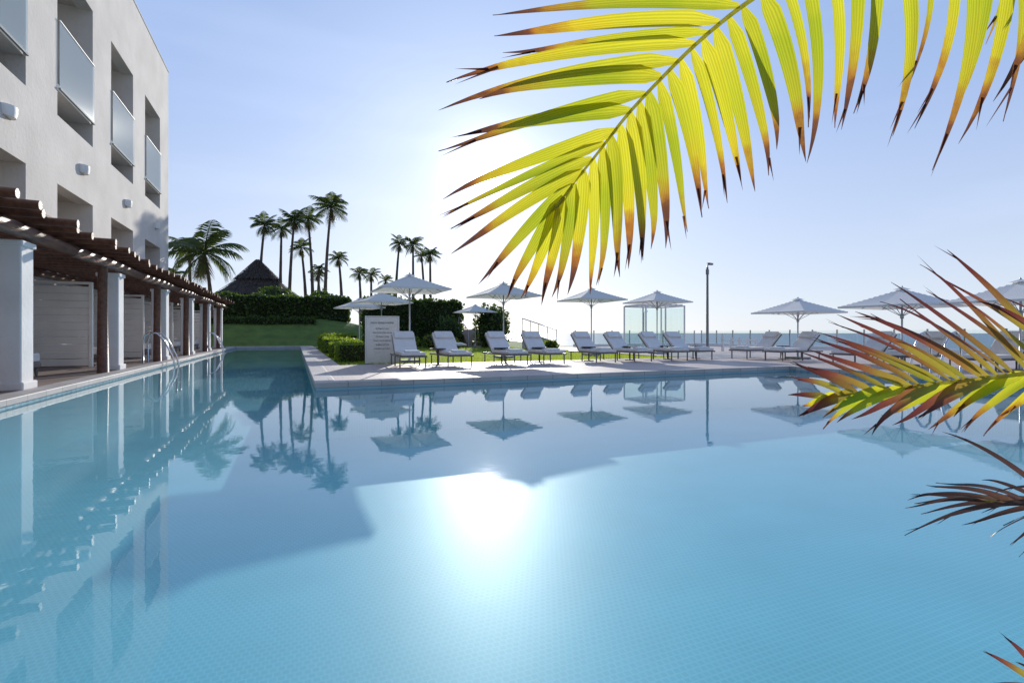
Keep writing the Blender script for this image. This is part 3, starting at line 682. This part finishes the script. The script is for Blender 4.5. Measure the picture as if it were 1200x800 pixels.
def fr2():
    random.seed(5); mb=MB(); d2=1.55
    rp=[(1330,400),(1260,425),(1200,437),(1120,447),(1050,455),(990,462),(955,466)]
    rachis(mb,[CR]+[scr(x,y,d2) for x,y in rp],.010,.002)
    up=[((1290,415),(1170,345)),((1262,424),(1150,352)),((1240,428),(1103,298)),((1225,431),(1130,352)),((1205,436),(1075,312)),((1188,438),(1045,330)),((1170,441),(1058,352)),((1152,443),(1000,362)),((1134,445),(1010,385)),((1115,447),(968,375)),((1096,449),(975,400)),((1077,451),(948,395)),((1058,453),(952,415)),((1040,456),(938,414)),((1022,458),(945,432)),((1005,460),(932,430)),((988,462),(930,448)),((970,464),(926,458)),
        ((1250,426),(1105,330)),((1215,433),(1085,345)),((1180,440),(1030,352)),((1160,442),(1020,375)),((1125,446),(985,372)),((1105,448),(960,392)),((1068,452),(950,408))]
    lo=[((1300,412),(1180,480)),((1270,422),(1170,492)),((1245,428),(1150,505)),((1222,432),(1130,500)),((1200,437),(1118,490)),((1180,440),(1092,505)),((1160,442),(1080,492)),((1140,444),(1050,503)),((1120,447),(1040,490)),((1100,449),(1012,503)),((1080,451),(1002,490)),((1060,453),(985,498)),((1040,456),(968,487)),((1020,458),(960,497)),((1000,460),(940,488)),((980,463),(938,478))]
    for lst,s_ in ((up,1),(lo,-1)):
        for a,b_ in lst:
            A=scr(*a,d2); Bv=scr(b_[0]+random.uniform(-6,6),b_[1]+random.uniform(-5,5),d2+random.uniform(-.15,.2)); L_=(Bv-A).length
            leaflet(mb,A,Bv,.022 if s_>0 else .033,Vector((0,0,L_*.06*random.uniform(.3,1.8))),(VN+Vector((random.uniform(-.5,.5),0,random.uniform(-.2,.7)))).normalized(),'frond2' if (s_>0 or random.random()<.3) else 'frond')
    mb.build('turning_frond',PP,attr=True)
    mb=MB(); d3=1.5
    rachis(mb,[CR-Vector((0,0,.1))]+[scr(x,y,d3) for x,y in ((1330,560),(1240,590),(1180,588),(1120,584))],.009,.0015)
    for a,b_ in [((1240,590),(1105,505)),((1225,590),(1150,560)),((1205,589),(1100,570)),((1190,588),(1085,572)),((1175,588),(1062,583)),((1160,587),(1070,592)),((1185,588),(1080,603)),((1200,589),(1060,628)),((1215,590),(1095,612)),((1230,591),(1130,618)),((1240,592),(1160,628)),((1250,590),(1185,640)),((1145,586),(1068,580)),((1150,586),(1062,598)),((1260,588),(1195,655)),((1210,590),(1110,585)),((1225,590),(1120,600)),((1235,590),(1140,582)),((1250,590),(1150,600)),((1270,588),(1175,615)),((1280,585),(1165,575))]:
        A=scr(*a,d3);Bv=scr(*b_,d3+random.uniform(-.12,.12)); L_=(Bv-A).length
        leaflet(mb,A,Bv,.015,Vector((0,0,L_*.12)),(VN+Vector((random.uniform(-.8,.8),0,random.uniform(-.5,.9)))).normalized(),'frond3')
    rachis(mb,[CR-Vector((0,0,.4))]+[scr(x,y,1.25) for x,y in ((1400,780),(1280,800),(1215,808))],.008,.0015)
    for a,b_ in [((1235,806),(1178,745)),((1225,807),(1152,762)),((1250,805),(1190,775)),((1220,808),(1165,800))]:
        leaflet(mb,scr(*a,1.25),scr(*b_,1.25),.02,Vector((0,0,.01)),VN,'frond2')
    mb.build('dry_frond',PP,attr=True)
    mb=MB()
    for i in range(6):
        a=i*1.05; b0=Vector((3.15+.13*math.cos(a),-.05+.13*math.sin(a),.5)); mb.tube([b0,b0.lerp(CR,.5)+Vector((.05*math.cos(a),.05*math.sin(a),0)),CR-Vector((0,0,.02*i))],[.035,.03,.02],'rachis',8)
    for i in range(6):
        az=-2.2+i*.42; h=Vector((math.cos(az),math.sin(az),0)); el=1.2-.1*i; p=CR.copy(); rp=[p.copy()]
        for j in range(10): p=p+(h*math.cos(el)+Vector((0,0,1))*math.sin(el))*.14; rp.append(p.copy()); el-=.17
        rachis(mb,rp,.01,.002); sd=h.cross(Vector((0,0,1)))
        for j in range(2,10):
            for s_ in (-1,1):
                for f in (0,.5):
                    b0=rp[j].lerp(rp[min(j+1,10)],f); tip=b0+(sd*s_*.8+h*.5)*.38+Vector((0,0,-.1)); leaflet(mb,b0,tip,.03,Vector((0,0,.03)),Vector((0,0,1)),'frond')
    mb.build('stems_and_back_fronds',PP,attr=True)
    mb=MB(); mb.tube([(3.15,-.05,.12),(3.15,-.05,.3),(3.15,-.05,.62)],[.2,.27,.3],'red',24); mb.build('planter',PP)
fr2()

# ------------------------------------------------------------ world, sun, camera
sd=(scr(572,205,1)-Vector((0,0,HC))).normalized()
el=math.asin(sd.z); rot=math.atan2(sd.x,sd.y)
wd=bpy.data.worlds.new('World'); SC.world=wd; wd.use_nodes=True; nt=wd.node_tree; L=nt.links.new
bg=nt.nodes['Background']; sk=N(nt,'ShaderNodeTexSky',sky_type='NISHITA'); sk.sun_disc=False; sk.sun_elevation=el; sk.sun_rotation=rot
sk.air_density=1.0; sk.dust_density=.6; sk.ozone_density=3; sk.altitude=0
ST=.13
tc=N(nt,'ShaderNodeTexCoord')
sep=N(nt,'ShaderNodeSeparateXYZ'); L(tc.outputs['Generated'],sep.inputs[0])
rp=N(nt,'ShaderNodeValToRGB'); els=rp.color_ramp.elements
grad=[(0,(.76,.85,.96)),(.06,(.72,.81,.97)),(.18,(.58,.70,.95)),(.36,(.41,.56,.90)),(.6,(.30,.46,.80)),(1,(.2,.34,.68))]
while len(els)<len(grad): els.new(.5)
for e_,(p_,c_) in zip(els,grad): e_.position=p_; e_.color=(*c_,1)
L(sep.outputs[2],rp.inputs[0])
sc1=N(nt,'ShaderNodeVectorMath',operation='SCALE'); sc1.inputs['Scale'].default_value=.86/ST; L(rp.outputs[0],sc1.inputs[0])
sc2=N(nt,'ShaderNodeVectorMath',operation='SCALE'); sc2.inputs['Scale'].default_value=.11; L(sk.outputs[0],sc2.inputs[0])
mp=N(nt,'ShaderNodeMapping'); mp.inputs['Scale'].default_value=(1.2,1.2,7); L(tc.outputs['Generated'],mp.inputs[0])
cn=N(nt,'ShaderNodeTexNoise'); cn.inputs['Scale'].default_value=1.6; cn.inputs['Detail'].default_value=5; L(mp.outputs[0],cn.inputs['Vector'])
cm=N(nt,'ShaderNodeMapRange'); cm.inputs[1].default_value=.5; cm.inputs[2].default_value=.8; cm.inputs[3].default_value=0; cm.inputs[4].default_value=.07/ST; L(cn.outputs['Fac'],cm.inputs[0])
dt=N(nt,'ShaderNodeVectorMath',operation='DOT_PRODUCT'); dt.inputs[1].default_value=sd
L(tc.outputs['Generated'],dt.inputs[0]); cl=N(nt,'ShaderNodeMath',operation='MAXIMUM'); cl.inputs[1].default_value=0; L(dt.outputs['Value'],cl.inputs[0])
prev=cm
for pw,am in ((3500,14.),(420,.75),(22,.2),(6,.1)):
    a=N(nt,'ShaderNodeMath',operation='POWER'); a.inputs[1].default_value=pw; L(cl.outputs[0],a.inputs[0])
    b=N(nt,'ShaderNodeMath',operation='MULTIPLY'); b.inputs[1].default_value=am/ST; L(a.outputs[0],b.inputs[0])
    c=N(nt,'ShaderNodeMath',operation='ADD'); L(prev.outputs[0],c.inputs[0]); L(b.outputs[0],c.inputs[1]); prev=c
cc=N(nt,'ShaderNodeCombineColor')
for i in range(3): L(prev.outputs[0],cc.inputs[i])
ad=N(nt,'ShaderNodeVectorMath',operation='ADD'); L(sc1.outputs[0],ad.inputs[0]); L(sc2.outputs[0],ad.inputs[1])
ad2=N(nt,'ShaderNodeVectorMath',operation='ADD'); L(ad.outputs[0],ad2.inputs[0]); L(cc.outputs[0],ad2.inputs[1])
L(ad2.outputs[0],bg.inputs[0]); bg.inputs[1].default_value=ST
ld=bpy.data.lights.new('sun','SUN'); ld.energy=4.5; ld.angle=math.radians(.5); ld.color=(1,.95,.86)
lo=bpy.data.objects.new('sun',ld); SC.collection.objects.link(lo); lo.rotation_euler=(-sd).to_track_quat('-Z','Y').to_euler(); lo.location=(0,0,30)
cd=bpy.data.cameras.new('camera'); cam=bpy.data.objects.new('camera',cd); SC.collection.objects.link(cam); SC.camera=cam
cam.location=(0,0,HC); cam.rotation_euler=(math.pi/2,0,-TH); cd.lens=18; cd.sensor_width=36; cd.shift_y=-10/1200; cd.clip_end=40000; cd.clip_start=.05
SC.view_settings.view_transform='Standard'; SC.view_settings.look='None'; SC.view_settings.exposure=0
